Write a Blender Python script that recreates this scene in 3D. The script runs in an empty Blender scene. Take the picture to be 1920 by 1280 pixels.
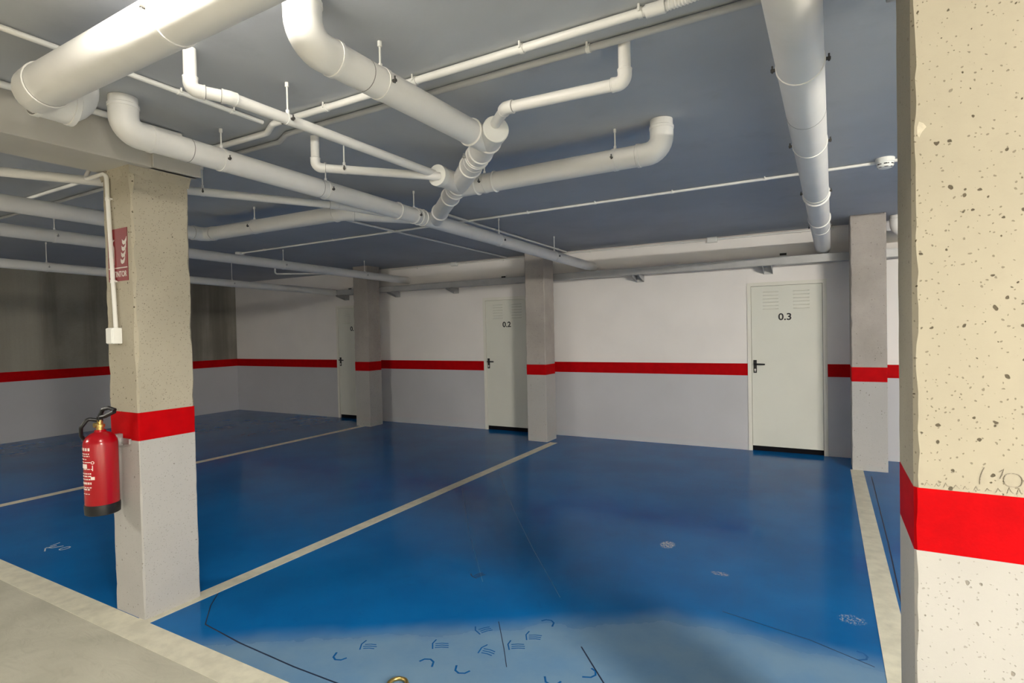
import bpy, bmesh, math, random
from mathutils import Vector, Matrix, noise

# ------------------------------------------------------------------ camera, world, exposure
scene = bpy.context.scene
C = scene.collection
V = Vector
F_PX, YAW, PITCH, ROLL, CAM_H = 1047.857, .5112, -.0185, -.0211, 1.6
cy, sy, cp, sp = math.cos(YAW), math.sin(YAW), math.cos(PITCH), math.sin(PITCH)
d = V((-sy * cp, cy * cp, sp)); r0 = V((cy, sy, 0)); u0 = r0.cross(d)
cr, sr = math.cos(ROLL), math.sin(ROLL)
rr = cr * r0 + sr * u0; uu = cr * u0 - sr * r0
cam_data = bpy.data.cameras.new('camera')
cam_data.sensor_width = 36.0
cam_data.lens = F_PX / 1920 * 36
cam_data.clip_start = .05
cam = bpy.data.objects.new('camera', cam_data)
C.objects.link(cam)
cam.matrix_world = Matrix(((rr.x, uu.x, -d.x, 0), (rr.y, uu.y, -d.y, 0), (rr.z, uu.z, -d.z, CAM_H), (0, 0, 0, 1)))
scene.camera = cam

world = bpy.data.worlds.new('world'); scene.world = world
world.use_nodes = True
world.node_tree.nodes['Background'].inputs[0].default_value = (.02, .02, .022, 1)
world.node_tree.nodes['Background'].inputs[1].default_value = 1.0
scene.view_settings.view_transform = 'Standard'
scene.view_settings.look = 'None'
scene.view_settings.gamma = 1.0
scene.view_settings.exposure = 0.0
scene.view_settings.use_curve_mapping = False

LAMP_MAIN = 1850.0      # radiance of the strong aisle luminaires
LAMP_SECOND = 265.0     # radiance of the weaker aisle luminaire on the left
LAMP_SMALL = 190.0       # radiance of the small luminaire by the big duct pipe
LAMP_COL = (1.0, .945, .83)

H = 2.78                # ceiling height
YW = 7.765              # back wall
XL = -11.3              # left wall
XR = 9.0
YF = -5.2

# ------------------------------------------------------------------ materials
MATS = {}
class NT:
    def __init__(s, name):
        s.m = bpy.data.materials.new(name); s.m.use_nodes = True
        s.t = s.m.node_tree; s.n = s.t.nodes; s.l = s.t.links
        s.b = s.n['Principled BSDF']; s.pos = s.n.new('ShaderNodeNewGeometry').outputs['Position']
    def node(s, kind, ins=None, **kw):
        n = s.n.new(kind)
        for k, v in kw.items(): setattr(n, k, v)
        for k, v in (ins or {}).items():
            if hasattr(v, 'is_linked'): s.l.new(v, n.inputs[k])
            else: n.inputs[k].default_value = v
        return n
    def math(s, op, a, b=0.0, c=None, clamp=False):
        ins = {0: a, 1: b}
        if c is not None: ins[2] = c
        return s.node('ShaderNodeMath', ins, operation=op, use_clamp=clamp).outputs[0]
    def noise(s, scale, detail=3, rough=.55, vec=None, dist=0.0):
        return s.node('ShaderNodeTexNoise', {'Vector': vec or s.pos, 'Scale': scale, 'Detail': detail, 'Roughness': rough, 'Distortion': dist}).outputs['Fac']
    def ramp(s, fac, lo, hi, a=0.0, b=1.0):
        return s.node('ShaderNodeMapRange', {'Value': fac, 'From Min': lo, 'From Max': hi, 'To Min': a, 'To Max': b}, interpolation_type='SMOOTHSTEP').outputs[0]
    def mix(s, fac, a, b):
        n = s.n.new('ShaderNodeMix'); n.data_type = 'RGBA'
        for i, v in ((0, fac), (6, a), (7, b)):
            if hasattr(v, 'is_linked'): s.l.new(v, n.inputs[i])
            else: n.inputs[i].default_value = v if i == 0 else (*v[:3], 1)
        return n.outputs[2]
    def scalevec(s, v3): return s.node('ShaderNodeVectorMath', {0: s.pos, 1: v3}, operation='MULTIPLY').outputs[0]
    def set(s, **kw):
        for k, v in kw.items():
            k = k.replace('_', ' ')
            if hasattr(v, 'is_linked'): s.l.new(v, s.b.inputs[k])
            elif isinstance(v, tuple) and len(v) == 3: s.b.inputs[k].default_value = (*v, 1)
            else: s.b.inputs[k].default_value = v
    def bump(s, h, strength=.3, dist=.01):
        n = s.node('ShaderNodeBump', {'Height': h, 'Strength': strength, 'Distance': dist}); s.l.new(n.outputs[0], s.b.inputs['Normal'])
    def pits(s, scale, r0, r1, keep):
        """round bug holes: cells of a voronoi, only some of them open"""
        warp = s.node('ShaderNodeTexNoise', {'Vector': s.pos, 'Scale': 60.0, 'Detail': 1.0}).outputs['Color']
        off = s.node('ShaderNodeVectorMath', {0: warp, 1: (.012, .012, .012)}, operation='MULTIPLY').outputs[0]
        vec = s.node('ShaderNodeVectorMath', {0: s.pos, 1: off}, operation='ADD').outputs[0]
        v = s.node('ShaderNodeTexVoronoi', {'Vector': vec, 'Scale': scale, 'Randomness': 1.0})
        rnd = s.node('ShaderNodeSeparateColor', {0: v.outputs['Color']})
        rad = s.ramp(rnd.outputs[0], 1 - keep, 1.0, r0, r1)
        on = s.math('GREATER_THAN', rnd.outputs[0], 1 - keep)
        e = s.math('DIVIDE', v.outputs['Distance'], rad)
        return s.math('MULTIPLY', s.ramp(e, .75, 1.05, 1.0, 0.0), on)

def simple(name, col, rough=.5, var=.08, nscale=8.0, bump=0.0, bscale=120.0, metal=0.0, spec=.5, dirt=None, dirt_amt=.3, dirt_scale=2.5):
    n = NT(name)
    f = n.noise(nscale, 4)
    a = tuple(c * (1 - var) for c in col); b = tuple(min(1, c * (1 + var)) for c in col)
    c = n.mix(n.ramp(f, .3, .7), a, b)
    if dirt:
        g = n.ramp(n.noise(dirt_scale, 5, .65), .52, .78, 0.0, dirt_amt)
        c = n.mix(g, c, dirt)
    n.set(Base_Color=c, Roughness=rough, Metallic=metal, Specular_IOR_Level=spec)
    if bump: n.bump(n.noise(bscale, 3), bump, .004)
    MATS[name] = n.m
    return n.m

simple('wall_upper', (.82, .785, .76), .7, .03, 1.2, .06, 90, spec=.25)
simple('wall_lower', (.52, .52, .545), .6, .03, 1.2, .06, 90, spec=.3)
simple('ceiling_paint', (.445, .465, .50), .75, .06, .9, .12, 40, spec=.2, dirt=(.36, .37, .40), dirt_amt=.5)
simple('beam_paint', (.50, .48, .44), .75, .06, 1.5, .15, 50, spec=.2)
simple('red_paint', (.43, .0008, .003), .6, .08, 12, .10, 140, spec=.06)
simple('pipe_white', (.80, .785, .76), .42, .03, 3, 0, spec=.4, dirt=(.62, .58, .52), dirt_amt=.25)
simple('pipe_seam', (.20, .19, .18), .6)
simple('conduit_white', (.78, .77, .74), .45, .02)
simple('conduit_grey', (.46, .465, .47), .6, .04)
simple('zinc', (.42, .42, .42), .45, .12, 20, metal=.75)
simple('zinc_dark', (.09, .085, .08), .5, .2, 20, metal=.6)
simple('tray_steel', (.46, .46, .46), .5, .06, 6, metal=.35)
simple('line_paint', (.66, .63, .51), .6, .10, 10, .1, 150, dirt=(.45, .43, .36), dirt_amt=.45, dirt_scale=9)
simple('door_paint', (.69, .69, .62), .45, .02, 2)
simple('door_frame_paint', (.75, .73, .66), .45, .02, 2)
simple('black_plastic', (.006, .006, .007), .4)
simple('black_paint', (.02, .02, .022), .6)
simple('sweep_black', (.006, .006, .009), .8, spec=.1)
simple('key_steel', (.7, .7, .68), .35, metal=.8)
simple('plastic_white', (.80, .80, .77), .4, .02)
simple('sign_red', (.20, .003, .006), .45, .04)
simple('sign_white', (.62, .57, .52), .5, .02)
simple('brass', (.62, .45, .16), .3, metal=.9)
simple('ext_red', (.36, .002, .008), .22, .03, spec=.6)
simple('ext_print', (.80, .70, .66), .5)
simple('graphite', (.26, .23, .19), .7, .3, 300)
simple('cut_dark', (.006, .016, .05), .6)
simple('clean_blue', (.005, .09, .28), .25)
simple('chalk', (.55, .60, .62), .8, .2, 80)
simple('lamp_body', (.75, .75, .74), .5)

def concrete(name, col, dark, pit=True, base_var=.16, pscale=36.0, streak=False, pit_keep=.75, pit_col=(.10, .085, .06), pit_amt=1.0):
    n = NT(name)
    big = n.ramp(n.noise(1.6, 5, .6), .3, .72)
    fine = n.noise(26, 5, .7)
    c = n.mix(big, tuple(x * (1 - base_var) for x in col), tuple(x * (1 + base_var * .6) for x in col))
    c = n.mix(n.ramp(fine, .5, .85, 0.0, .35), c, dark)
    if streak:
        s = n.noise(1.0, 4, .6, n.scalevec((2.2, 2.2, .16)))
        c = n.mix(n.ramp(s, .42, .66, 0.0, .75), c, dark)
        s2 = n.noise(1.0, 2, .5, n.scalevec((.45, .45, .05)))
        c = n.mix(n.ramp(s2, .45, .6, 0.0, .5), c, tuple(x * 1.5 for x in col))
    h = fine
    if pit:
        p1 = n.pits(pscale, .07, .20, pit_keep); p2 = n.pits(pscale * 2.3, .10, .24, .85)
        p = n.math('MAXIMUM', p1, n.math('MULTIPLY', p2, .55))
        c = n.mix(n.math('MULTIPLY', p, pit_amt), c, pit_col)
        h = n.math('SUBTRACT', n.math('MULTIPLY', fine, .25), n.math('MULTIPLY', p, 1.2))
    n.set(Base_Color=c, Roughness=.88, Specular_IOR_Level=.2)
    n.bump(h, .45, .006)
    MATS[name] = n.m
concrete('concrete_column', (.415, .378, .30), (.33, .295, .23), pit_amt=1.0, base_var=.10)
concrete('concrete_back', (.40, .365, .335), (.27, .245, .22), pit=True, pit_keep=.4, pit_amt=.6)
concrete('concrete_wall', (.30, .285, .245), (.155, .14, .115), pit=True, streak=True, pit_keep=.3, pit_amt=.5)
concrete('base_paint', (.43, .42, .405), (.39, .38, .36), pit=True, base_var=.05, pit_keep=.6, pit_col=(.17, .15, .12), pit_amt=.7)
simple('mortar_pale', (.56, .52, .42), .9, .1, 60)
concrete('mortar', (.40, .365, .29), (.28, .25, .2), pit=True, pit_keep=.3)

# aisle slab: rough troweled grey-beige concrete
n = NT('aisle_concrete')
c = n.mix(n.ramp(n.noise(1.1, 5, .6, dist=1.0), .3, .7), (.42, .405, .33), (.54, .52, .43))
sw = n.noise(5.5, 4, .6, n.scalevec((1, 2.2, 1)), 2.0)
c = n.mix(n.ramp(sw, .5, .75, 0, .35), c, (.36, .34, .27))
n.set(Base_Color=c, Roughness=.72, Specular_IOR_Level=.3); n.bump(sw, .25, .008)
MATS['aisle_concrete'] = n.m

# blue epoxy mixed paler and rougher over the front of the bay
n = NT('blue_epoxy')
sep = n.node('ShaderNodeSeparateXYZ', {0: n.pos}); X, Y = sep.outputs[0], sep.outputs[1]
c = n.mix(n.ramp(n.noise(1.3, 4), .3, .7), (.003, .100, .31), (.004, .130, .385))
c = n.mix(n.ramp(n.noise(7, 5, .7, dist=.6), .55, .8, 0, .35), c, (.003, .072, .21))
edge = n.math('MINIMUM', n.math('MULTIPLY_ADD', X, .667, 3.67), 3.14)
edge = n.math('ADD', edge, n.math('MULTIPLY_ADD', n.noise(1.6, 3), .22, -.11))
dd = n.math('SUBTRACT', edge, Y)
pale_zone = n.ramp(dd, -.10, .20, 0.0, 1.0)
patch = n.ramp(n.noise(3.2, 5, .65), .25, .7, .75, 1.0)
pale_zone = n.math('MULTIPLY', pale_zone, patch)
c = n.mix(n.math('MULTIPLY', pale_zone, .50), c, (.30, .40, .42))
scuff = n.ramp(n.noise(3.0, 6, .75, n.scalevec((1.0, 2.4, 1)), 1.5), .66, .84, 0, .12)
c = n.mix(scuff, c, (.16, .21, .26))
def blot(px, py, sx, sy_, thr, amt, col):
    global c
    ex = n.math('DIVIDE', n.math('SUBTRACT', X, px), sx); ey = n.math('DIVIDE', n.math('SUBTRACT', Y, py), sy_)
    dist = n.math('SQRT', n.math('ADD', n.math('MULTIPLY', ex, ex), n.math('MULTIPLY', ey, ey)))
    m = n.math('MULTIPLY', n.ramp(dist, .7, 1.1, 1, 0), n.ramp(n.noise(70, 3, .7), thr, thr + .12, 0, amt))
    c = n.mix(m, c, col)
blot(-1.03, 4.12, .055, .075, .44, .8, (.5, .52, .5))
blot(-.61, 3.78, .06, .03, .46, .7, (.42, .42, .38))
blot(.11, 3.50, .07, .06, .50, .8, (.5, .5, .48))
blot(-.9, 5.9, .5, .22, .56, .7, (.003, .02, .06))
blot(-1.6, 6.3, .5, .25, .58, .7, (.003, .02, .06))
rough = n.math('ADD', n.ramp(n.noise(4, 4), .3, .7, .10, .17), n.math('MULTIPLY', pale_zone, .22))
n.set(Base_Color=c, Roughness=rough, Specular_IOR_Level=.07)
n.bump(n.noise(2.2, 2), .03, .02)
MATS['blue_epoxy'] = n.m

def emitter(name, col, strength):
    n = NT(name); n.set(Base_Color=(.9, .9, .88), Emission_Color=col, Emission_Strength=strength)
    MATS[name] = n.m
emitter('lamp_glow', LAMP_COL, LAMP_MAIN)
emitter('lamp_glow_second', LAMP_COL, LAMP_SECOND)
emitter('lamp_glow_small', LAMP_COL, LAMP_SMALL)

# ------------------------------------------------------------------ helpers
def obj(name, bm, mat, parent=None, smooth=False):
    if isinstance(bm, bpy.types.Mesh): me = bm
    else:
        bmesh.ops.recalc_face_normals(bm, faces=bm.faces[:])
        me = bpy.data.meshes.new(name); bm.to_mesh(me); bm.free()
    if mat: me.materials.append(MATS[mat])
    if smooth:
        for p in me.polygons: p.use_smooth = True
        try: me.set_sharp_from_angle(angle=math.radians(40))
        except Exception: pass
    o = bpy.data.objects.new(name, me); C.objects.link(o)
    if parent: o.parent = parent
    return o
def tag(o, label, cat, group=None, kind=None):
    o['label'] = label; o['category'] = cat
    if group: o['group'] = group
    if kind: o['kind'] = kind
    return o
def thing(name, label, cat, loc=(0, 0, 0), group=None, kind=None):
    o = bpy.data.objects.new(name, None); C.objects.link(o); o.location = loc; o.empty_display_size = .1
    return tag(o, label, cat, group, kind)
def box(bm, x0, x1, y0, y1, z0, z1, bev=0.0):
    vs = [bm.verts.new((x, y, z)) for x in (x0, x1) for y in (y0, y1) for z in (z0, z1)]
    fs = [bm.faces.new([vs[i] for i in q]) for q in ((0, 1, 3, 2), (4, 6, 7, 5), (0, 4, 5, 1), (2, 3, 7, 6), (0, 2, 6, 4), (1, 5, 7, 3))]
    if bev:
        es = list({e for f in fs for e in f.edges})
        bmesh.ops.bevel(bm, geom=es, offset=bev, segments=2, profile=.6, affect='EDGES')
    return bm
def nb(*a, **k):
    bm = bmesh.new(); box(bm, *a, **k); return bm
def sweep(bm, pts, rad, seg=20, caps=True):
    pts = [V(p) for p in pts]
    if not isinstance(rad, (list, tuple)): rad = [rad] * len(pts)
    tang = []
    for i in range(len(pts)):
        t = V((0, 0, 0))
        if i > 0: t += (pts[i] - pts[i - 1]).normalized() if (pts[i] - pts[i - 1]).length > 1e-7 else V((0, 0, 0))
        if i < len(pts) - 1: t += (pts[i + 1] - pts[i]).normalized() if (pts[i + 1] - pts[i]).length > 1e-7 else V((0, 0, 0))
        tang.append(t.normalized())
    up = V((0, 0, 1)) if abs(tang[0].z) < .9 else V((1, 0, 0))
    nrm = (up - tang[0] * up.dot(tang[0])).normalized()
    rings = []
    for i, p in enumerate(pts):
        if i:
            nrm = nrm - tang[i] * nrm.dot(tang[i]); nrm.normalize()
        b = tang[i].cross(nrm)
        rings.append([bm.verts.new(p + rad[i] * (math.cos(a) * nrm + math.sin(a) * b)) for a in [2 * math.pi * k / seg for k in range(seg)]])
    for a, b in zip(rings, rings[1:]):
        for k in range(seg): bm.faces.new((a[k], a[(k + 1) % seg], b[(k + 1) % seg], b[k]))
    if caps:
        bm.faces.new(rings[0]); bm.faces.new(rings[-1])
    return bm
def swp(pts, rad, seg=20):
    bm = bmesh.new(); sweep(bm, pts, rad, seg); return bm
def arc(p, a, b, bend, steps=8):
    """rounded corner at p between directions towards a and b; returns points and tangent length"""
    da = (a - p).normalized(); db = (b - p).normalized()
    th = da.angle(db); t = bend / math.tan(th / 2)
    s, e = p + da * t, p + db * t
    cdir = (da + db).normalized(); cen = p + cdir * (bend / math.sin(th / 2))
    v0 = s - cen; v1 = e - cen
    ang = v0.angle(v1); out = []
    for i in range(steps + 1):
        f = i / steps
        out.append(cen + (v0 * math.sin((1 - f) * ang) + v1 * math.sin(f * ang)) / math.sin(ang))
    return out, t
def rounded(pts, bend, steps=6):
    pts = [V(p) for p in pts]; out = [pts[0]]
    for i in range(1, len(pts) - 1):
        o, _ = arc(pts[i], pts[i - 1], pts[i + 1], bend, steps); out += o
    return out + [pts[-1]]
def bead(p, dr, r, w=.012, bulge=1.05):
    """ring lip round a pipe"""
    return swp([p - dr * w * .6, p - dr * w * .5, p - dr * w * .2, p + dr * w * .2, p + dr * w * .5, p + dr * w * .6],
               [r * .9, r * 1.01, r * bulge, r * bulge, r * 1.01, r * .9], 24)
def clamp(parent, p, dr, r, rod=True, dark=True, top=H):
    """pipe clip with two bolt lugs, hung from the slab by a threaded rod"""
    dr = dr.normalized(); side = dr.cross(V((0, 0, 1))).normalized()
    k = obj('clamp', swp([p - dr * .012, p - dr * .011, p + dr * .011, p + dr * .012], [r * .95, r * 1.035 + .001, r * 1.035 + .001, r * .95], 24), 'pipe_white', parent, True)
    for s in (-1, 1):
        q = p + side * s * (r + .004)
        m = bmesh.new(); sweep(m, [q - V((0, 0, .004)) , q + side * s * .016 - V((0, 0, .004))], .007, 8)
        sweep(m, [q + side * s * .010 - V((0, 0, .014)), q + side * s * .010 + V((0, 0, .014))], .0035, 6)
        obj('bolt_lug', m, 'zinc_dark' if dark else 'zinc', k, True)
    if rod:
        a = p + V((0, 0, r)); b = V((a.x, a.y, top - .001))
        m = swp([a, a + V((0, 0, .018)), a + V((0, 0, .019)), b - V((0, 0, .022)), b - V((0, 0, .021)), b], [.009, .009, .0042, .0042, .009, .009], 8)
        obj('hanger_rod', m, 'conduit_white', k, True)
    return k
def drain(name, label, pts, r, bend=None, clamps=(), seams=(), group=None, cat='pipe', beads=(), end_sockets=(), dark=True, flush_bend=1.04):
    """white plastic pipe run: straight tubes, elbow fittings with sockets, clips with rods"""
    pts = [V(p) for p in pts]; bend = bend or r * 2.0
    t = thing(name, label, cat, (0, 0, 0), group)
    t.location = pts[0]; org = pts[0].copy(); pts = [p - org for p in pts]
    n = len(pts); trims = [0] * n; arcs = [None] * n
    for i in range(1, n - 1):
        arcs[i], trims[i] = arc(pts[i], pts[i - 1], pts[i + 1], bend, 8)
    for i in range(n - 1):
        dr = (pts[i + 1] - pts[i]).normalized()
        a = pts[i] + dr * trims[i]; b = pts[i + 1] - dr * trims[i + 1]
        if (b - a).length > .01: obj('tube', swp([a, b], r, 28), 'pipe_white', t, True)
    for i in range(1, n - 1):
        da = (pts[i - 1] - pts[i]).normalized(); db = (pts[i + 1] - pts[i]).normalized()
        path = arcs[i]; sk = r * .9
        R = r * flush_bend; lip = r * (flush_bend + .045)
        a0 = path[0] + da * sk; b0 = path[-1] + db * sk
        P = [a0, a0 - da * .0005, a0 - da * r * .25, a0 - da * r * .27] + path + [b0 - db * r * .27, b0 - db * r * .25, b0 - db * .0005, b0]
        Rr = [r * .97, lip, lip, R] + [R] * len(path) + [R, lip, lip, r * .97]
        e = obj('elbow', swp(P, Rr, 28), 'pipe_white', t, True)
        for q, dq in ((a0, da), (b0, db)):
            obj('joint_seam', swp([q + dq * .0, q + dq * .002], [r * 1.012, r * 1.012], 28), 'pipe_seam', e, True)
    def at(seg, f):
        a, b = pts[seg], pts[seg + 1]; return a.lerp(b, f), (b - a).normalized()
    for seg, f in clamps:
        p, dr = at(seg, f); clamp(t, p, dr, r, True, dark, H - org.z)
    for seg, f in seams:
        p, dr = at(seg, f); obj('joint_seam', swp([p - dr * .0015, p + dr * .0015], r * 1.008, 28), 'pipe_seam', t, True)
    for seg, f in beads:
        p, dr = at(seg, f); obj('collar', bead(p, dr, r * 1.03, .012, 1.09), 'pipe_white', t, True)
    return t
def conduit(name, label, pts, r, bend=.05, clips=(), mat='conduit_white', cat='conduit', group=None, up=V((0, 0, 1)), gap=.004, couplers=()):
    pts = [V(p) for p in pts]; org = pts[0].copy(); pts = [p - org for p in pts]
    t = thing(name, label, cat, org, group)
    obj('tube', swp(rounded(pts, bend) if len(pts) > 2 else pts, r, 12), mat, t, True)
    for seg, f in clips:
        a, b = pts[seg], pts[seg + 1]; p = a.lerp(b, f); dr = (b - a).normalized(); side = dr.cross(up).normalized()
        m = bmesh.new()
        sweep(m, [p - dr * .009, p + dr * .009], r * 1.22, 10)
        for s in (-1, 1):
            q = p + side * s * (r + .006)
            sweep(m, [q - up * r * .3, q + up * (r + gap)], .005, 6)
        obj('saddle_clip', m, mat if mat != 'conduit_grey' else 'conduit_white', t, True)
    for seg, f in couplers:
        a, b = pts[seg], pts[seg + 1]; p = a.lerp(b, f); dr = (b - a).normalized()
        obj('coupler', swp([p - dr * .03, p + dr * .03], r * 1.18, 12), mat, t, True)
    return t
def text_mesh(txt, size, bold=0.0, extrude=.0006, sx=1.0):
    cu = bpy.data.curves.new('lettering', 'FONT'); cu.body = txt; cu.size = size; cu.align_x = 'CENTER'; cu.align_y = 'CENTER'
    cu.offset = bold; cu.extrude = extrude; cu.resolution_u = 4
    o = bpy.data.objects.new('lettering', cu); C.objects.link(o)
    dg = bpy.context.evaluated_depsgraph_get()
    me = bpy.data.meshes.new_from_object(o.evaluated_get(dg))
    bpy.data.objects.remove(o); bpy.data.curves.remove(cu)
    me.transform(Matrix.Rotation(math.pi / 2, 4, 'X') @ Matrix.Scale(sx, 4, (1, 0, 0)))   # stands in the XZ plane facing -Y
    me.materials.clear()
    return me
def poly(bm, pts2, y0, y1):
    """extruded outline given in x,z; y0 front, y1 back"""
    f = [bm.verts.new((x, y0, z)) for x, z in pts2]; b = [bm.verts.new((x, y1, z)) for x, z in pts2]
    bm.faces.new(f); bm.faces.new(b[::-1]); k = len(f)
    for i in range(k): bm.faces.new((f[i], f[(i + 1) % k], b[(i + 1) % k], b[i]))
    return bm
def stroke(bm, pts, w, z0=0.0, z1=.0008, plane='xy'):
    """flat ribbon along 2-D points; in the xy plane (floor) or xz plane (column face)"""
    P = [V((a, b)) for a, b in pts]; L = []; R_ = []
    for i, p in enumerate(P):
        t = V((0, 0))
        if i: t += (p - P[i - 1]).normalized()
        if i < len(P) - 1: t += (P[i + 1] - p).normalized()
        t.normalize(); nn = V((-t.y, t.x)) * w / 2
        L.append(p + nn); R_.append(p - nn)
    def mk(q, h): return bm.verts.new((q.x, q.y, h)) if plane == 'xy' else bm.verts.new((q.x, h, q.y))
    a = [mk(q, z1) for q in L]; b = [mk(q, z1) for q in R_]; a0 = [mk(q, z0) for q in L]; b0 = [mk(q, z0) for q in R_]
    for i in range(len(P) - 1):
        for u, v in ((a, b), (b0, a0), (a0, a), (b, b0)):
            bm.faces.new((u[i], u[i + 1], v[i + 1], v[i]))
    for i in (0, -1): bm.faces.new((a[i], b[i], b0[i], a0[i]))
    return bm

# ------------------------------------------------------------------ the shell
LINE_Y0, LINE_Y1 = 1.555, 1.705
floor = tag(obj('floor', nb(XL, XR, LINE_Y1 - .07, YW + .1, -.2, 0), 'blue_epoxy'), 'glossy blue epoxy floor of the parking bays paler at the front with footprints', 'floor', kind='structure')
aisle = tag(obj('floor_aisle', nb(XL, XR, YF, LINE_Y1 - .07, -.2, 0), 'aisle_concrete'), 'bare grey concrete floor of the driving aisle at bottom left', 'floor', kind='structure')
tag(obj('ceiling', nb(XL - .2, XR + .2, YF - .2, YW + .2, H, H + .25), 'ceiling_paint'), 'dull blue grey painted concrete ceiling above all the pipes', 'ceiling', kind='structure')

def line(x0, x1, y0, y1): return obj('parking_line', nb(x0, x1, y0, y1, 0, .0015), 'line_paint', floor)
line(XL, XR, LINE_Y0, LINE_Y1)
line(-3.445, -3.335, LINE_Y1, 7.20); line(-7.11, -7.00, LINE_Y1, 7.25); line(.226, .347, LINE_Y1, 7.15)

DOORS = [(-8.235, -7.34), (-4.885, -3.99), (-.875, .02)]
DTOP = 2.15
bm = bmesh.new(); x = XL
for a, b in DOORS + [(XR, XR)]:
    if a > x: box(bm, x, a, YW, YW + .18, 0, H)
    if b > a: box(bm, a, b, YW, YW + .18, DTOP, H)
    x = b
wall = obj('wall_back', bm, 'wall_upper')
tag(wall, 'white wall with red stripe and grey dado behind the numbered doors', 'wall', kind='structure')
x = XL
for a, b in DOORS + [(XR, XR)]:
    obj('dado', nb(x, a, YW - .002, YW + .01, 0, .965), 'wall_lower', wall)
    obj('red_stripe', nb(x, a, YW - .003, YW + .01, .965, 1.12), 'red_paint', wall)
    x = b
wl = obj('wall_left', nb(XL - .2, XL, YF, YW + .18, 0, H), 'concrete_wall')
tag(wl, 'dark raw concrete wall with red stripe at far left', 'wall', kind='structure')
obj('dado', nb(XL - .01, XL + .002, YF, YW - .002, 0, .965), 'wall_lower', wl)
obj('red_stripe', nb(XL - .01, XL + .003, YF, YW - .003, .965, 1.12), 'red_paint', wl)
for yj in (3.0, 4.28, 5.05, 6.6):          # board marks of the formwork
    m = bmesh.new(); box(m, XL - .01, XL + .006, yj, yj + .03, 1.13, H)
    obj('form_ridge', m, 'concrete_wall', wl)
tag(obj('wall_right', nb(XR, XR + .2, YF, YW + .18, 0, H), 'wall_upper'), 'white end wall far to the right', 'wall', kind='structure')
tag(obj('wall_front', nb(XL, XR, YF - .2, YF, 0, H), 'wall_upper'), 'white wall across the aisle behind the viewer', 'wall', kind='structure')

# ------------------------------------------------------------------ doors
def door(num, x0, x1, label, txt):
    t = thing('door_%d' % num, label, 'door', (x0, YW, 0), kind='structure')
    w = x1 - x0; fw = .045
    m = bmesh.new()
    poly(m, [(0, 0), (0, DTOP), (w, DTOP), (w, 0), (w - fw, 0), (w - fw, DTOP - fw), (fw, DTOP - fw), (fw, 0)], -.012, .10)
    obj('frame', m, 'door_frame_paint', t)
    lf = obj('leaf', nb(fw + .003, w - fw - .003, .004, .05, .065, DTOP - fw - .003, bev=.002), 'door_paint', t)
    obj('sweep', nb(fw, w - fw, .022, .06, .001, .064), 'sweep_black', t)
    for gx in (.185, .53):
        for k in range(6):
            z = 1.805 + k * .043
            m = bmesh.new()       # pressed louvre: a little hood standing out of the leaf
            p = [(gx, z), (gx, z + .012), (gx + .18, z + .012), (gx + .18, z)]
            f = [m.verts.new((px, .004, pz)) for px, pz in p]
            lo = [m.verts.new((p[0][0] + .004, -.004, z)), m.verts.new((p[3][0] - .004, -.004, z))]
            m.faces.new((f[1], f[2], lo[1], lo[0])); m.faces.new((f[0], f[1], lo[0])); m.faces.new((f[2], f[3], lo[1])); m.faces.new((f[3], f[0], lo[0], lo[1])); m.faces.new(f)
            obj('louvre', m, 'door_paint', lf)
    me = text_mesh(txt, .118, .0028, .0008, 1.08)
    o = obj('number', me, 'black_paint', lf); o.location = (.437, .0028, 1.705); o['label'] = 'black painted number ' + txt
    h = obj('handle_plate', nb(.066, .106, -.004, .004, 1.00, 1.165, bev=.003), 'black_plastic', t)
    m = bmesh.new(); sweep(m, [(.086, -.004, 1.115), (.086, -.014, 1.115)], .016, 16); sweep(m, rounded([(.086, -.01, 1.115), (.086, -.050, 1.115), (.205, -.050, 1.112)], .012), .0095, 10)
    obj('lever', m, 'black_plastic', h, True)
    m = bmesh.new(); sweep(m, [(.086, -.003, 1.043), (.086, -.0065, 1.043)], .011, 14); box(m, .080, .092, -.0062, -.003, 1.017, 1.043)
    obj('lock_cylinder', m, 'key_steel', h, True)
    # black sheet behind the leaf, painted shade for the door gaps
    obj('shade_backing', nb(0, w, .10, .12, 0, DTOP), 'black_paint', t)
door(1, *DOORS[0], 'cream metal door with number mostly hidden behind the farthest square column', '0.1')
door(2, *DOORS[1], 'cream metal door numbered 0.2 partly behind the middle column', '0.2')
door(3, *DOORS[2], 'cream metal door numbered 0.3 with louvre slots near right column', '0.3')

# ------------------------------------------------------------------ columns
def shaft_bm(w, dp, z0, z1, seed, ch=.008, rough=.010, step=.03):
    bm = bmesh.new(); n = max(2, int((z1 - z0) / step)); rings = []
    for i in range(n + 1):
        z = z0 + (z1 - z0) * i / n; cs = []
        for k in range(4):
            q = noise.noise(V((seed + k * 7.3, 0, z * 9))) ; q2 = noise.noise(V((seed + k * 3.1, 5, z * 31)))
            cs.append(ch + max(0, rough * (q * 1.2 + .25) + rough * .6 * max(0, q2)))
        c0, c1, c2, c3 = cs
        w1 = .0015 * noise.noise(V((seed, 9, z * 6)))
        P = [(c0, 0), (w - c1, w1), (w, c1), (w, dp - c2), (w - c2, dp), (c3, dp), (0, dp - c3), (0, c0)]
        rings.append([bm.verts.new((x, y, z)) for x, y in P])
    for a, b in zip(rings, rings[1:]):
        for k in range(8): bm.faces.new((a[k], a[(k + 1) % 8], b[(k + 1) % 8], b[k]))
    bm.faces.new(rings[0][::-1]); bm.faces.new(rings[-1])
    return bm
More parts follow.
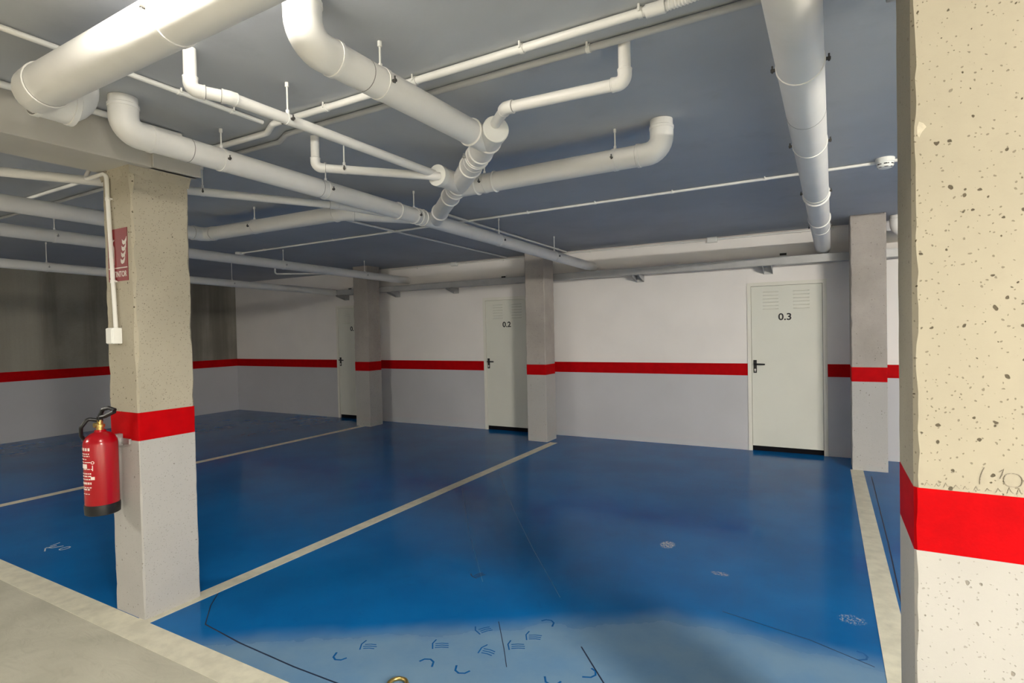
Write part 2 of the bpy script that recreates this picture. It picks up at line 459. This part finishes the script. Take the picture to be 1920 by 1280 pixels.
def column(label, x0, x1, y0, y1, b0, b1, top, seed, cmat, rough=.010):
    t = thing('concrete_column', label, 'column', (x0, y0, 0), 'square concrete columns')
    w, dp = x1 - x0, y1 - y0
    obj('painted_base', shaft_bm(w, dp, 0, b0, seed, .004, rough * .5), 'base_paint', t)['label'] = 'white painted lower part'
    obj('red_band', shaft_bm(w, dp, b0, b1, seed + 50, .004, rough * .4), 'red_paint', t)['label'] = 'red painted band'
    obj('shaft', shaft_bm(w, dp, b1, top, seed, .006, rough), cmat, t)['label'] = 'bare concrete upper part'
    return t
SOF = 2.575
colL = column('nearest left concrete column carrying the red fire extinguisher', -3.695, -3.39, 1.71, 2.035, 1.022, 1.182, SOF, 1.0, 'concrete_column', .014)
colR = column('big pitted concrete column filling the right edge of the photo', .193, .52, 1.73, 2.05, 1.022, 1.182, SOF, 12.0, 'concrete_column', .011)
column('farthest concrete column beside the first numbered door', -7.20, -6.87, 7.19, 7.50, .965, 1.122, H, 21.0, 'concrete_back')
column('middle back concrete column beside door 0.2', -3.80, -3.49, 7.19, 7.51, .963, 1.112, H, 31.0, 'concrete_back')
column('back concrete column right of door 0.3', .245, .575, 7.15, 7.50, .97, 1.128, H, 41.0, 'concrete_back')
# crumbled mortar where the left shaft meets the beam
for cx in (-3.70, ):
    bm = bmesh.new()
    rnd = random.Random(4)
    top = []; pts_o = [(-.012, -.014), (.317, -.014), (.317, .34), (-.012, .34)]
    N = 48; outer = []; low = []
    per = []
    for k in range(4):
        a, b = pts_o[k], pts_o[(k + 1) % 4]
        for i in range(N // 4): per.append((a[0] + (b[0] - a[0]) * i / (N // 4), a[1] + (b[1] - a[1]) * i / (N // 4)))
    for x, y in per:
        dz = .035 + .05 * abs(noise.noise(V((x * 9, y * 9, 3)))) + .03 * rnd.random()
        outer.append(bm.verts.new((x, y, SOF))); low.append(bm.verts.new((min(max(x, -.003), .308), min(max(y, -.003), .328), SOF - dz)))
    for i in range(len(per)): bm.faces.new((outer[i], outer[(i + 1) % len(per)], low[(i + 1) % len(per)], low[i]))
    obj('mortar_collar', bm, 'mortar', colL)
# pencil marks on the near column
m = bmesh.new()
yf0, yf1 = -.0012, .002
stroke(m, [(.140, 1.246), (.136, 1.236), (.132, 1.220), (.131, 1.205)], .0016, yf1, yf0, 'xz')
stroke(m, [(.168, 1.238), (.176, 1.246), (.173, 1.232), (.169, 1.222)], .0016, yf1, yf0, 'xz')
stroke(m, [(.193 + .017 * math.cos(a), 1.221 + .017 * math.sin(a) + .001 * math.sin(3 * a)) for a in [math.pi * .6 + i * math.pi * 2 / 18 for i in range(19)]], .0016, yf1, yf0, 'xz')
obj('pencil_numbers', m, 'graphite', colR)['label'] = 'handwritten pencil marks 1 and 10'
m = bmesh.new(); rnd = random.Random(8); x = .022
for k in range(13):
    h = .008 + .008 * rnd.random(); z = 1.188
    stroke(m, [(x, z), (x + .004, z + h), (x + .008, z + h * rnd.random() * .6), (x + .012, z + h * .9 * rnd.random())], .0010, yf1, yf0 + .0005, 'xz'); x += .0175 + .004 * rnd.random()
obj('pencil_scribble', m, 'graphite', colR)['label'] = 'faint illegible pencil scribble'
# chalky patch on its worn edge
m = bmesh.new(); poly(m, [(q + .012, z + .09) for q, z in [(.000, 1.998), (.004, 2.012), (.013, 2.006), (.019, 1.996), (.010, 1.985), (.004, 1.972), (.000, 1.98)]], -.0006, .004)
obj('edge_chip', m, 'mortar_pale', colR)

# ------------------------------------------------------------------ downstand beams over the front columns
def beam(label, x0, x1, y0, y1):
    t = thing('concrete_beam', label, 'beam', (x0, y0, SOF))
    m = bmesh.new(); box(m, 0, x1 - x0, 0, y1 - y0, 0, H - SOF + .02, bev=.006)
    obj('beam_body', m, 'beam_paint', t)
    return t
bL = beam('pale concrete beam running over the nearest left column', -3.70, -3.335, YF, 2.075)
beam('pale concrete beam over the big right column', .17, .535, YF, 2.075)
# stepped nib at the end of the left beam
m = bmesh.new(); box(m, .33, .385, 2.075 - YF - .28, 2.075 - YF, .0, .085, bev=.004); obj('shutter_ledge', m, 'beam_paint', bL)

# ------------------------------------------------------------------ drain pipes
RB = .0625
zA0, zA1 = 2.612, 2.508
def zA(y): return zA0 + (zA1 - zA0) * (y - 1.5) / (7.75 - 1.5)
yl = [2.0, 2.75, 3.68, 5.05, 6.4]
drain('drain_pipe', 'long white main drain pipe from nearest left column to the back wall', [(-2.975, 1.48, H - .002), (-2.975, 1.48, zA0), (-2.96, YW + .03, zA1)], RB, .075,
      clamps=[(1, (y - 1.5) / 6.265) for y in yl], seams=[(1, .05), (1, .19)], beads=[(1, .315), (1, .348), (1, .357), (1, .366)])
# diagonal collector with wyes
cap = V((-1.42, 2.41, 2.602)); jA = V((-2.955, 3.945, 2.585)); cdir = (jA - cap).normalized()
t = thing('collector_pipe', 'short diagonal white collector pipe joining several branches to main drain', 'pipe', cap)
L_ = (jA - cap).length
obj('tube', swp([V((0, 0, 0)), cdir * L_], RB, 28), 'pipe_white', t, True)
obj('end_cap', swp([-cdir * .012, -cdir * .008, cdir * .05, cdir * .051], [RB * .99, RB * 1.06, RB * 1.06, RB], 28), 'plastic_white', t, True)
for a in (.155, .34, .44, .62, 1.05, 1.16, 1.36, L_ - .30):
    obj('collar', bead(cdir * a, cdir, RB * 1.03, .014, 1.11), 'pipe_white', t, True)
for a, b, kk in ((.05, .34, 1.035), (.52, 1.05, 1.03), (1.12, 1.4, 1.03), (L_ - .30, L_, 1.035)):
    obj('wye_body', swp([cdir * a, cdir * b], RB * kk, 28), 'pipe_white', t, True)
clamp(t, cdir * .43, cdir, RB * 1.03, True, False, H - cap.z)
# branch B
drain('drain_pipe', 'white branch pipe dropping from ceiling at top centre with big elbow', [(-1.565, 1.36, H - .002), (-1.565, 1.36, 2.612), (-1.54, 2.50, 2.600)], RB, .085,
      clamps=[(1, .33)], seams=[(1, .25)], beads=[(1, .885)])
# branch D
drain('drain_pipe', 'white branch pipe from ceiling elbow at right centre running to collector', [(-.80, 3.21, H - .002), (-.80, 3.21, 2.600), (-2.165, 3.19, 2.588)], RB, .085,
      clamps=[(1, .20), (1, .86)], seams=[], beads=[(1, .90), (1, .80)])
# stub for the two thin wastes
stub0 = V((-2.125, 2.87, 2.592)); stub1 = V((-2.125, 3.11, 2.592))
t = thing('pipe_stub', 'short white capped stub on collector where two thin pipes enter', 'pipe', stub0)
obj('tube', swp([V((0, 0, 0)), stub1 - stub0], RB * 1.0, 28), 'pipe_white', t, True)
obj('end_cap', swp([V((0, -.006, 0)), V((0, -.004, 0)), V((0, .04, 0)), V((0, .041, 0))], [RB * .98, RB * 1.07, RB * 1.07, RB], 28), 'plastic_white', t, True)
drain('waste_pipe', 'thin white waste pipe from ceiling elbow at upper left to stub', [(-2.25, 1.375, H - .002), (-2.25, 1.375, 2.612), (-2.185, 1.50, 2.610), (-2.145, 2.875, 2.602)], .025, .03,
      clamps=[(2, .21)], flush_bend=1.14)
drain('waste_pipe', 'thin white waste pipe with small elbow left of the stub', [(-2.63, 2.35, H - .002), (-2.63, 2.35, 2.595), (-2.52, 2.40, 2.595), (-2.165, 2.845, 2.590), (-2.13, 2.875, 2.588)][:2] + [(-2.105, 2.875, 2.582)], .025, .035,
      clamps=[(1, .22)], flush_bend=1.14)
drain('waste_pipe', 'thin white waste pipe entering the end cap of the collector', [(-.705, 2.245, H - .002), (-.705, 2.245, 2.605), (-1.255, 2.225, 2.612), (-1.425, 2.41, 2.628)], .025, .032, flush_bend=1.16)
# big pipe at right
drain('drain_pipe', 'large white drain pipe running overhead to the wall above door 0.3', [(-.10, .2, 2.635), (-.016, YW + .03, 2.527)], .083,
      clamps=[(0, f) for f in (.295, .43, .59, .79)], seams=[(0, .365)], beads=[(0, .73), (0, .60)])
# big pipe at upper left with two elbows
drain('drain_pipe', 'fat white pipe crossing the top left corner beneath a lamp', [(-.2, 1.03, 2.61), (-2.755, 1.035, 2.59), (-2.755, 1.185, 2.587), (-2.755, 1.185, H - .002)], .080, .07,
      clamps=[(0, .615)], flush_bend=1.03)
# left bay system
drain('drain_pipe', 'white pipe behind left column bending across to the main drain', [(-5.15, -1.0, 2.64), (-5.25, 3.31, 2.60), (-3.42, 3.33, 2.595), (-2.96, 3.80, 2.585)], RB, .075,
      clamps=[(0, .62), (0, .90), (1, .40)], flush_bend=1.05)
drain('waste_pipe', 'thin white pipe running behind the top of the left column', [(-4.90, .40, H - .002), (-4.90, .40, 2.625), (-3.28, 3.10, 2.595), (-3.13, 3.60, 2.59)], .028, .05, clamps=[(1, .58), (1, .72)], flush_bend=1.1)
drain('drain_pipe', 'white drain pipe ending at the wall beside the farthest column', [(-6.46, -1.0, 2.655), (-6.44, YW + .03, 2.532)], .060, clamps=[(0, .405), (0, .70), (0, .875)], dark=False)
drain('drain_pipe', 'white drain pipe lowest and farthest left along the concrete wall', [(-8.17, -1.0, 2.565), (-8.06, YW + .03, 2.393)], .056, clamps=[(0, .47), (0, .74)], dark=False)
drain('drain_pipe', 'white pipe drop with elbow right of the back right column', [(.69, 7.42, H - .002), (.69, 7.42, 2.60), (1.9, 7.43, 2.58), (1.9, YW + .03, 2.575)], RB, .085)

# ------------------------------------------------------------------ conduits on the slab
zc = lambda r: H - r - .005
conduit('conduit', 'thick white conduit clipped to ceiling across the upper centre', [(-.56, 2.05, zc(.017)), (-2.62, 2.055, zc(.017)), (-2.76, 2.125, zc(.017)), (-3.30, 2.125, zc(.017))], .017, .06, clips=[(0, .01), (0, .52), (0, .25), (0, .8)])
t = thing('flexible_conduit', 'ribbed white flexible conduit at the top edge near big pipe', 'conduit', (-.56, 2.05, zc(.02)))
obj('sleeve', swp([(0, 0, 0), (.07, 0, 0)], .024, 14), 'conduit_white', t, True)
P = []; R_ = []
for i in range(61): P.append((.07 + i * .006, -.002 * i * i / 60, 0)); R_.append(.020 if i % 2 else .0165)
obj('ribbed_hose', swp(P, R_, 14), 'conduit_white', t, True)
conduit('conduit', 'grey painted conduit behind the thick white ceiling conduit', [(.05, 2.20, zc(.014)), (-2.70, 2.205, zc(.014)), (-2.84, 2.27, zc(.014)), (-3.28, 2.27, zc(.014))], .015, .06, clips=[(0, .325)], mat='conduit_grey')
conduit('conduit', 'thin white conduit passing behind the fat pipe at top left', [(-2.63, -2.5, zc(.011)), (-2.66, 2.02, zc(.011))], .0115, clips=[(0, .96), (0, .9), (0, .7)])
conduit('conduit', 'white conduit tucked beside the beam at the left edge', [(-3.24, -2.5, zc(.016)), (-3.22, 1.9, zc(.016))], .016, clips=[(0, .80)])
conduit('conduit', 'long thin white conduit across ceiling feeding the smoke detectors', [(3.0, 4.83, zc(.011)), (-7.08, 4.98, zc(.011))], .0115, clips=[(0, f) for f in (.30, .338, .41, .48, .55, .64, .73, .82, .95)])
conduit('conduit', 'thin white conduit running along ceiling left of the main drain', [(-4.22, 3.75, zc(.011)), (-4.38, 7.70, zc(.011))], .0115, clips=[(0, .3), (0, .7)])
conduit('conduit', 'thin white conduit hugging the right side of the main drain', [(-3.24, 4.3, zc(.011)), (-3.36, 7.70, zc(.011))], .0115, clips=[(0, .35), (0, .6), (0, .9)])
conduit('conduit', 'thin white conduit along the top of the back wall', [(.1, YW - .016, H - .03), (-3.42, YW - .016, H - .03)], .0115, clips=[(0, .1), (0, .5), (0, .7), (0, .88)], up=V((0, 1, 0)))
conduit('conduit', 'thin white conduit along the top of wall above door 0.2', [(-3.9, YW - .016, H - .03), (-6.8, YW - .016, H - .03)], .0115, clips=[(0, .2), (0, .45), (0, .8)], up=V((0, 1, 0)))
conduit('conduit', 'thin conduit across the ceiling at far left edge, nearer one', [(-4.2, 2.06, zc(.013)), (-8.5, 2.10, zc(.013))], .013, mat='conduit_white')
conduit('conduit', 'thin grey conduit across the ceiling at far left edge, farther one', [(-3.9, 2.24, zc(.013)), (-8.5, 2.28, zc(.013))], .013, mat='conduit_grey')
conduit('conduit', 'bent white conduit hooking from ceiling near farthest column', [(-7.7, 6.0, H), (-7.7, 6.0, 2.60), (-7.0, 6.55, 2.60)], .013, .03)
# conduit down the left column
t = conduit('conduit', 'white conduit running down the front of the left column', [(-3.79, 1.70, SOF + .06), (-3.79, 1.66, SOF - .035), (-3.615, 1.695, SOF - .012), (-3.565, 1.695, 1.665)], .0115, .03, clips=[(2, .17), (2, .70)], up=V((0, 1, 0)))
t = thing('switch_box', 'small square white switch box at end of the column conduit', 'box', (-3.562, 1.709, 1.575))
obj('body', nb(-.034, .036, -.052, 0, 0, .092, bev=.006), 'plastic_white', t)
obj('cover', nb(-.030, .032, -.056, -.050, .004, .088, bev=.003), 'plastic_white', t)
# junction boxes at the top of the wall
def jbox(label, x, w=.11, h=.075):
    t = thing('junction_box', label, 'box', (x, YW, H - .07))
    obj('body', nb(-w / 2, w / 2, -.045, 0, 0, h, bev=.006), 'plastic_white', t)
    obj('lid', nb(-w / 2 + .008, w / 2 - .008, -.052, -.044, .008, h - .008, bev=.003), 'plastic_white', t)
jbox('small white junction box on wall conduit above and left of door 0.3', -1.29, .13)
jbox('small white junction box on wall conduit left of door 0.2', -5.42, .12)
jbox('small white junction box at the ceiling behind farthest column', -7.6, .10)
# little slotted plates on the wall above the doors
def slot(label, x, z):
    t = thing('vent_plate', label, 'vent', (x, YW, z), 'slotted wall plates above the doors')
    m = bmesh.new(); poly(m, [(-.05, -.03), (.05, -.03), (.05, .03), (-.05, .03)], -.012, 0); obj('plate', m, 'plastic_white', t)
    obj('slot', nb(-.038, .038, -.015, -.011, -.013, .015), 'black_paint', t)
slot('tiny white slotted plate on wall above the rightmost door', -.45, 2.485)
slot('tiny white slotted plate on wall beside the middle column', -4.48, 2.465)
slot('tiny white slotted plate on wall beside the farthest column', -7.84, 2.46)

# ------------------------------------------------------------------ smoke detectors
def detector(label, x, y):
    t = thing('smoke_detector', label, 'smoke detector', (x, y, H), 'ceiling smoke detectors')
    def lathe(prof, seg=28):
        m = bmesh.new(); sweep(m, [(0, 0, z) for r, z in prof], [r for r, z in prof], seg); return m
    obj('base', lathe([(.058, 0), (.060, -.004), (.060, -.030), (.056, -.034)]), 'plastic_white', t, True)
    obj('dome', lathe([(.053, -.034), (.053, -.052), (.046, -.066), (.030, -.072), (.006, -.074)]), 'plastic_white', t, True)
    for k in range(7):
        a0 = k * 2 * math.pi / 7; m = bmesh.new()
        pr = [(V((math.cos(a) * q, math.sin(a) * q, z))) for a in (a0, a0 + .3, a0 + .6) for q, z in ((.0535, -.042), (.0535, -.050))]
        vs = [m.verts.new(p) for p in pr]; vi = [m.verts.new(p * .97 + V((0, 0, p.z * .03))) for p in pr]
        for a in (0, 2):
            m.faces.new((vs[a], vs[a + 1], vs[a + 3], vs[a + 2]))
        bmesh.ops.delete(m, geom=vi, context='VERTS')
        bmesh.ops.solidify(m, geom=m.faces[:], thickness=.0012)
        obj('smoke_slot', m, 'black_plastic', t)
        m = bmesh.new()
        pr = [V((math.cos(a) * q, math.sin(a) * q, z)) for a in (a0 + .05, a0 + .3, a0 + .55) for q, z in ((.0485, -.0645), (.042, -.0682))]
        vs = [m.verts.new(p) for p in pr]
        for a in (0, 2): m.faces.new((vs[a], vs[a + 1], vs[a + 3], vs[a + 2]))
        bmesh.ops.solidify(m, geom=m.faces[:], thickness=.0012)
        obj('smoke_slot', m, 'black_plastic', t)
detector('round white smoke detector on ceiling left of the big right column', .385, 4.83)
detector('distant small white smoke detector at left end of thin ceiling conduit', -7.12, 4.98)

# ------------------------------------------------------------------ cable tray on brackets
TX0 = -7.985
t = thing('cable_tray', 'grey steel cable tray along the back wall above the doors', 'cable tray', (TX0, 7.56, 2.345))
TL = XR - TX0
obj('tray_base', nb(0, TL, 0, .17, 0, .004), 'tray_steel', t)
m = bmesh.new(); poly(m, [(0, 0)] * 0 or [(0, 0), (TL, 0), (TL, .082), (0, .082)], -.003, 0)
obj('front_rail', m, 'tray_steel', t)
obj('rail_lip', nb(0, TL, -.010, .004, .078, .090, bev=.002), 'tray_steel', t)
obj('rail_lip', nb(0, TL, -.008, .002, -.003, .012, bev=.002), 'tray_steel', t)
obj('back_rail', nb(0, TL, .167, .170, 0, .082), 'tray_steel', t)
for bx in (-7.93, -6.68, -5.41, -2.26, -.62, 1.0, 3.0):
    x = bx - TX0; m = bmesh.new()
    for s in (-.05, .05):
        a = [m.verts.new((x + s + e, yy, zz)) for e in (-.002, .002) for yy, zz in ((.203, -.004), (-.03, -.004), (-.03, -.03), (.203, -.095))]
        m.faces.new(a[:4]); m.faces.new(a[4:][::-1])
        for i in range(4): m.faces.new((a[i], a[(i + 1) % 4], a[4 + (i + 1) % 4], a[4 + i]))
    box(m, x - .052, x + .052, -.03, .203, -.006, -.002); box(m, x - .052, x + .052, .199, .204, -.095, -.004)
    obj('bracket', m, 'tray_steel', t)
# cables dropping beside the middle column
P = [(-4.02, 7.62, H - .01), (-4.0, 7.60, H - .08), (-3.93, 7.62, 2.60), (-3.90, 7.63, 2.40)]
t = thing('cable_bundle', 'dark cables dropping from ceiling into the tray by middle column', 'cable', P[0])
for k in range(3):
    Q = [V(p) - V(P[0]) + V((.018 * k * (1 if i < 3 else .6), .01 * (k % 2), 0)) for i, p in enumerate(P)]
    obj('cable', swp(rounded(Q, .04), .009, 8), 'black_plastic', t, True)
# square drop trunking in the tray zone
# ------------------------------------------------------------------ extinguisher and sign on the left column
ex, ey = -3.572, 1.600
t = thing('fire_extinguisher', 'red fire extinguisher with black base hanging on the left column', 'fire extinguisher', (ex, ey, .625))
def lathe(prof, seg=36):
    m = bmesh.new(); sweep(m, [(0, 0, z) for r, z in prof], [r for r, z in prof], seg); return m
RX = .083
cyl = obj('cylinder', lathe([(RX - .002, .045), (RX, .05), (RX, .395), (RX - .003, .41), (RX - .014, .432), (RX - .034, .450), (.030, .458), (.026, .470)]), 'ext_red', t, True)
obj('base_ring', lathe([(RX - .006, 0), (RX + .001, .004), (RX + .003, .045), (RX + .002, .058), (RX - .003, .060)]), 'black_plastic', t, True)
v = obj('valve', lathe([(.019, .468), (.019, .482), (.024, .484), (.024, .500), (.014, .502), (.014, .525)], 16), 'brass', t, True)
m = bmesh.new(); box(m, -.012, .012, -.012, .012, .515, .545, bev=.003); obj('valve_head', m, 'black_plastic', v)
m = bmesh.new(); sweep(m, rounded([(0, .0, .54), (.03, .012, .545), (.095, .03, .572)], .02), .012, 8); obj('carry_handle', m, 'black_plastic', t, True)
m = bmesh.new(); sweep(m, rounded([(0, 0, .545), (.02, .008, .585), (.055, .022, .592), (.095, .034, .580)], .018), .011, 8); obj('squeeze_lever', m, 'black_plastic', t, True)
m = bmesh.new(); sweep(m, rounded([(-.006, -.012, .525), (-.022, -.050, .535), (-.036, -.078, .490), (-.070, -.064, .440), (-.095, -.010, .36), (-.094, .03, .10)], .02), .010, 10); obj('hose', m, 'black_plastic', t, True)
m = bmesh.new(); sweep(m, [(0, -.014, .497), (0, -.030, .497)], .014, 14); obj('gauge', m, 'brass', v, True)
m = bmesh.new(); box(m, -.018, .018, .072, .108, .36, .43, bev=.003); box(m, .01, .105, .095, .109, .375, .405, bev=.002); obj('bracket', m, 'zinc', t)
# print on the cylinder: rows of small marks that follow its curve
m = bmesh.new()
def mark(a0, a1, z0, z1):
    k = max(1, int((a1 - a0) / .12)); ring = []
    for i in range(k + 1):
        a = a0 + (a1 - a0) * i / k
        ring.append([m.verts.new(((RX + q) * math.cos(a), (RX + q) * math.sin(a), z)) for q, z in ((.0008, z0), (.0008, z1))])
    for a, b in zip(ring, ring[1:]): m.faces.new((a[0], b[0], b[1], a[1]))
rnd = random.Random(3)
A0 = math.radians(-150)
def rowmarks(z, h, a0, a1, wmin, wmax, gap):
    a = a0
    while a < a1:
        w = wmin + (wmax - wmin) * rnd.random(); mark(a, min(a + w, a1), z, z + h); a += w + gap
for z, h, a0, a1, w0, w1, g in ((.365, .016, -168, -112, .10, .16, .07), (.345, .006, -168, -118, .06, .2, .06), (.333, .005, -165, -116, .06, .2, .06), (.316, .005, -165, -130, .3, .5, .08),
                                (.300, .004, -165, -112, .3, .5, .05), (.262, .004, -150, -108, .2, .4, .05), (.236, .007, -160, -112, .06, .14, .05), (.222, .006, -160, -112, .1, .3, .05),
                                (.205, .006, -160, -108, .06, .14, .05), (.180, .012, -160, -112, .06, .15, .05), (.160, .005, -160, -112, .1, .3, .05), (.148, .008, -155, -115, .06, .2, .07), (.125, .004, -155, -120, .1, .2, .06)):
    rowmarks(z, h, math.radians(a0 + 54), math.radians(a1 + 54), w0, w1, g)
mark(math.radians(-106), math.radians(-74), .268, .292); mark(math.radians(-60), math.radians(-46), .205, .222)
for i in range(12):
    a = i * math.pi / 6; c0 = math.radians(-52)
    p, q = (c0 + .11 * math.cos(a), .300 + .0085 * math.sin(a)), (c0 + .11 * math.cos(a + .53), .300 + .0085 * math.sin(a + .53))
    vs = [m.verts.new(((RX + .0008) * math.cos(A), (RX + .0008) * math.sin(A), z)) for A, z in (p, q, (c0 + (q[0] - c0) * .62, .300 + (q[1] - .300) * .62), (c0 + (p[0] - c0) * .62, .300 + (p[1] - .300) * .62))]
    m.faces.new(vs)
mark(math.radians(-54), math.radians(-51), .255, .285)
obj('label_print', m, 'ext_print', cyl)['label'] = 'white printed instructions and symbols'

sgn = thing('fire_sign', 'red fire extinguisher sign with white flame symbol behind the conduit', 'sign', (-3.545, 1.7095, 2.085))
obj('plate', nb(-.105, .105, -.0025, 0, -.15, .15), 'sign_red', sgn)
m = bmesh.new()
for k in range(4):                       # flames on the right half
    z = -.045 + k * .036; x = .034 + k * .007
    poly(m, [(x, z), (x + .012, z - .010), (x + .034, z - .004), (x + .044, z + .014), (x + .046, z + .036), (x + .036, z + .022), (x + .022, z + .012), (x + .010, z + .014), (x - .002, z + .022)], -.0034, -.002)
obj('flame_symbol', m, 'sign_white', sgn)
m = bmesh.new()                          # extinguisher pictogram on the left half
poly(m, [(-.075, -.055), (-.035, -.055), (-.035, .045), (-.042, .058), (-.050, .062), (-.050, .074), (-.030, .085), (-.034, .092), (-.056, .080), (-.062, .080), (-.062, .062), (-.070, .057), (-.075, .045)], -.0034, -.002)
stroke(m, [(-.058, .078), (-.080, .070), (-.090, .045), (-.092, -.01)], .007, -.002, -.0034, 'xz')
obj('extinguisher_symbol', m, 'sign_white', sgn)
m = bmesh.new(); box(m, -.10, .10, -.0034, -.002, -.078, -.072); obj('divider', m, 'sign_white', sgn)
o = obj('lettering', text_mesh('EXTINTOR', .046, .0006, .0005, .82), 'sign_white', sgn); o.location = (0, -.003, -.112); o['label'] = 'white word EXTINTOR'

# ------------------------------------------------------------------ floor marks, cuts and footprints
def cut(pts, w=.006): obj('saw_cut', stroke(bmesh.new(), pts, w, -.001, .0006), 'cut_dark', floor)
cut([(-3.036, 1.843), (-2.686, 1.812), (-2.258, 1.800), (-1.2, 1.82)], .008)
cut([(-3.036, 1.843), (-3.217, 1.989), (-3.33, 2.11)], .006)
cut([(.407, 6.9), (.385, 4.82), (.366, 3.9), (.36, 2.4)], .008)
cut([(-.52, 3.28), (-.08, 3.175), (.186, 3.058)], .004)
cut([(-1.587, 2.612), (-1.431, 2.401), (-1.341, 2.271)], .004); cut([(-1.09, 2.592), (-.988, 2.477), (-.89, 2.368), (-.80, 2.26)], .007)
def faint(pts): obj('scratch', stroke(bmesh.new(), pts, .004, -.001, .0005), 'faint_scratch', floor)
simple('faint_scratch', (.015, .15, .34), .5, .3, 60)
faint([(-3.2, 5.36), (-2.41, 4.28), (-1.878, 3.601), (-1.40, 3.02)]); faint([(-3.269, 4.71), (-2.482, 3.666), (-1.93, 2.991)])
def footprint(x, y, rot, seed, which='both', mat='clean_blue'):
    """sole print: heel arc and tread bars drawn in plain blue"""
    rnd = random.Random(seed); m = bmesh.new()
    R2 = Matrix.Rotation(rot, 2)
    def put(pts, w): stroke(m, [tuple(R2 @ V(p) + V((x, y))) for p in pts], w, -.001, .0006)
    if which in ('both', 'heel'):
        put([(-.034, .01), (-.036, -.03), (-.018, -.052), (.012, -.054), (.034, -.036)], .010)
    if which in ('both', 'sole'):
        for k in range(3): put([(-.036 + .006 * rnd.random(), .11 + k * .018), (.0, .112 + k * .018), (.036 - .01 * rnd.random(), .106 + k * .018)], .006)
        put([(-.045, .10), (-.05, .15), (-.034, .185)], .007)
    obj('footprint', m, mat, floor)
for f in ((-2.129, 1.99, .45, 1, 'heel'), (-1.99, 1.99, .5, 2, 'sole'), (-1.695, 2.10, .5 + math.pi, 3, 'heel'), (-1.66, 2.17, .55, 4, 'sole'), (-1.527, 2.18, .5, 5, 'heel'),
          (-1.47, 2.21, .1, 6, 'sole'), (-1.31, 2.34, .55, 7, 'sole'), (-1.28, 2.45, .45, 8, 'sole'), (-1.114, 2.30, .6, 9, 'heel'), (-.998, 2.40, 2.0, 10, 'heel'), (-1.50, 2.44, 1.0, 11, 'sole'), (-1.338, 2.70, 3.4, 12, 'heel'), (.11, 3.12, 2.2, 14, 'heel')):
    footprint(*f)
footprint(-1.88, 3.02, 1.2, 13, 'sole', 'cut_dark')
# chalk scrawl in the left bay
m = bmesh.new()
stroke(m, [(-5.26, 2.03), (-5.27, 1.96), (-5.20, 1.93)], .009, -.001, .0007); stroke(m, [(-5.20, 2.05), (-5.23, 1.99), (-5.28, 1.97)], .009, -.001, .0007)
stroke(m, [(-5.29, 2.0), (-5.31, 2.07)], .007, -.001, .0007)
stroke(m, [(-5.13 + .025 * math.cos(a), 2.03 + .035 * math.sin(a)) for a in [i * math.pi / 6 for i in range(13)]], .007, -.001, .0007)
obj('chalk_mark', m, 'chalk', floor)['label'] = 'white chalk scrawl'
# ring lying on the floor
t = thing('metal_ring', 'small brass coloured ring lying on blue floor at bottom edge', 'ring', (-1.71, 1.918, 0))
m = bmesh.new(); N = 28
P = [(.042 * math.cos(a), .042 * math.sin(a), .009) for a in [2 * math.pi * i / N for i in range(N)]]
rings = []
for i in range(N):
    a = 2 * math.pi * i / N; ring = []
    for k in range(10):
        b = 2 * math.pi * k / 10; q = .042 + .009 * math.cos(b); ring.append(m.verts.new((q * math.cos(a), q * math.sin(a), .009 + .009 * math.sin(b))))
    rings.append(ring)
for i in range(N):
    a, b = rings[i], rings[(i + 1) % N]
    for k in range(10): m.faces.new((a[k], a[(k + 1) % 10], b[(k + 1) % 10], b[k]))
obj('ring_body', m, 'brass', t, True)

# ------------------------------------------------------------------ luminaires of the aisle
def batten(label, x, y, l, mat, w=.11, rotz=0.0, drop=.0):
    t = thing('ceiling_lamp', label, 'lamp', (x, y, H - drop)); t.rotation_euler[2] = rotz
    obj('housing', nb(-l / 2, l / 2, -w / 2, w / 2, -.035, 0, bev=.004), 'lamp_body', t)
    m = bmesh.new(); box(m, -l / 2 + .02, l / 2 - .02, -w / 2 + .006, w / 2 - .006, -.085, -.035, bev=.012)
    obj('diffuser', m, mat, t)
    for s in (-1, 1): obj('end_piece', nb(s * l / 2 - .02, s * l / 2 + .02, -w / 2 - .002, w / 2 + .002, -.09, 0, bev=.004), 'lamp_body', t)
batten('long ceiling lamp over the aisle right of the viewer', 4.3, -1.1, 1.5, 'lamp_glow')
batten('weaker ceiling lamp over the aisle left of the viewer', -6.5, -1.5, 1.2, 'lamp_glow_second')
batten('small ceiling lamp just above the fat pipe at top left', -1.62, .78, .6, 'lamp_glow_small', .09)
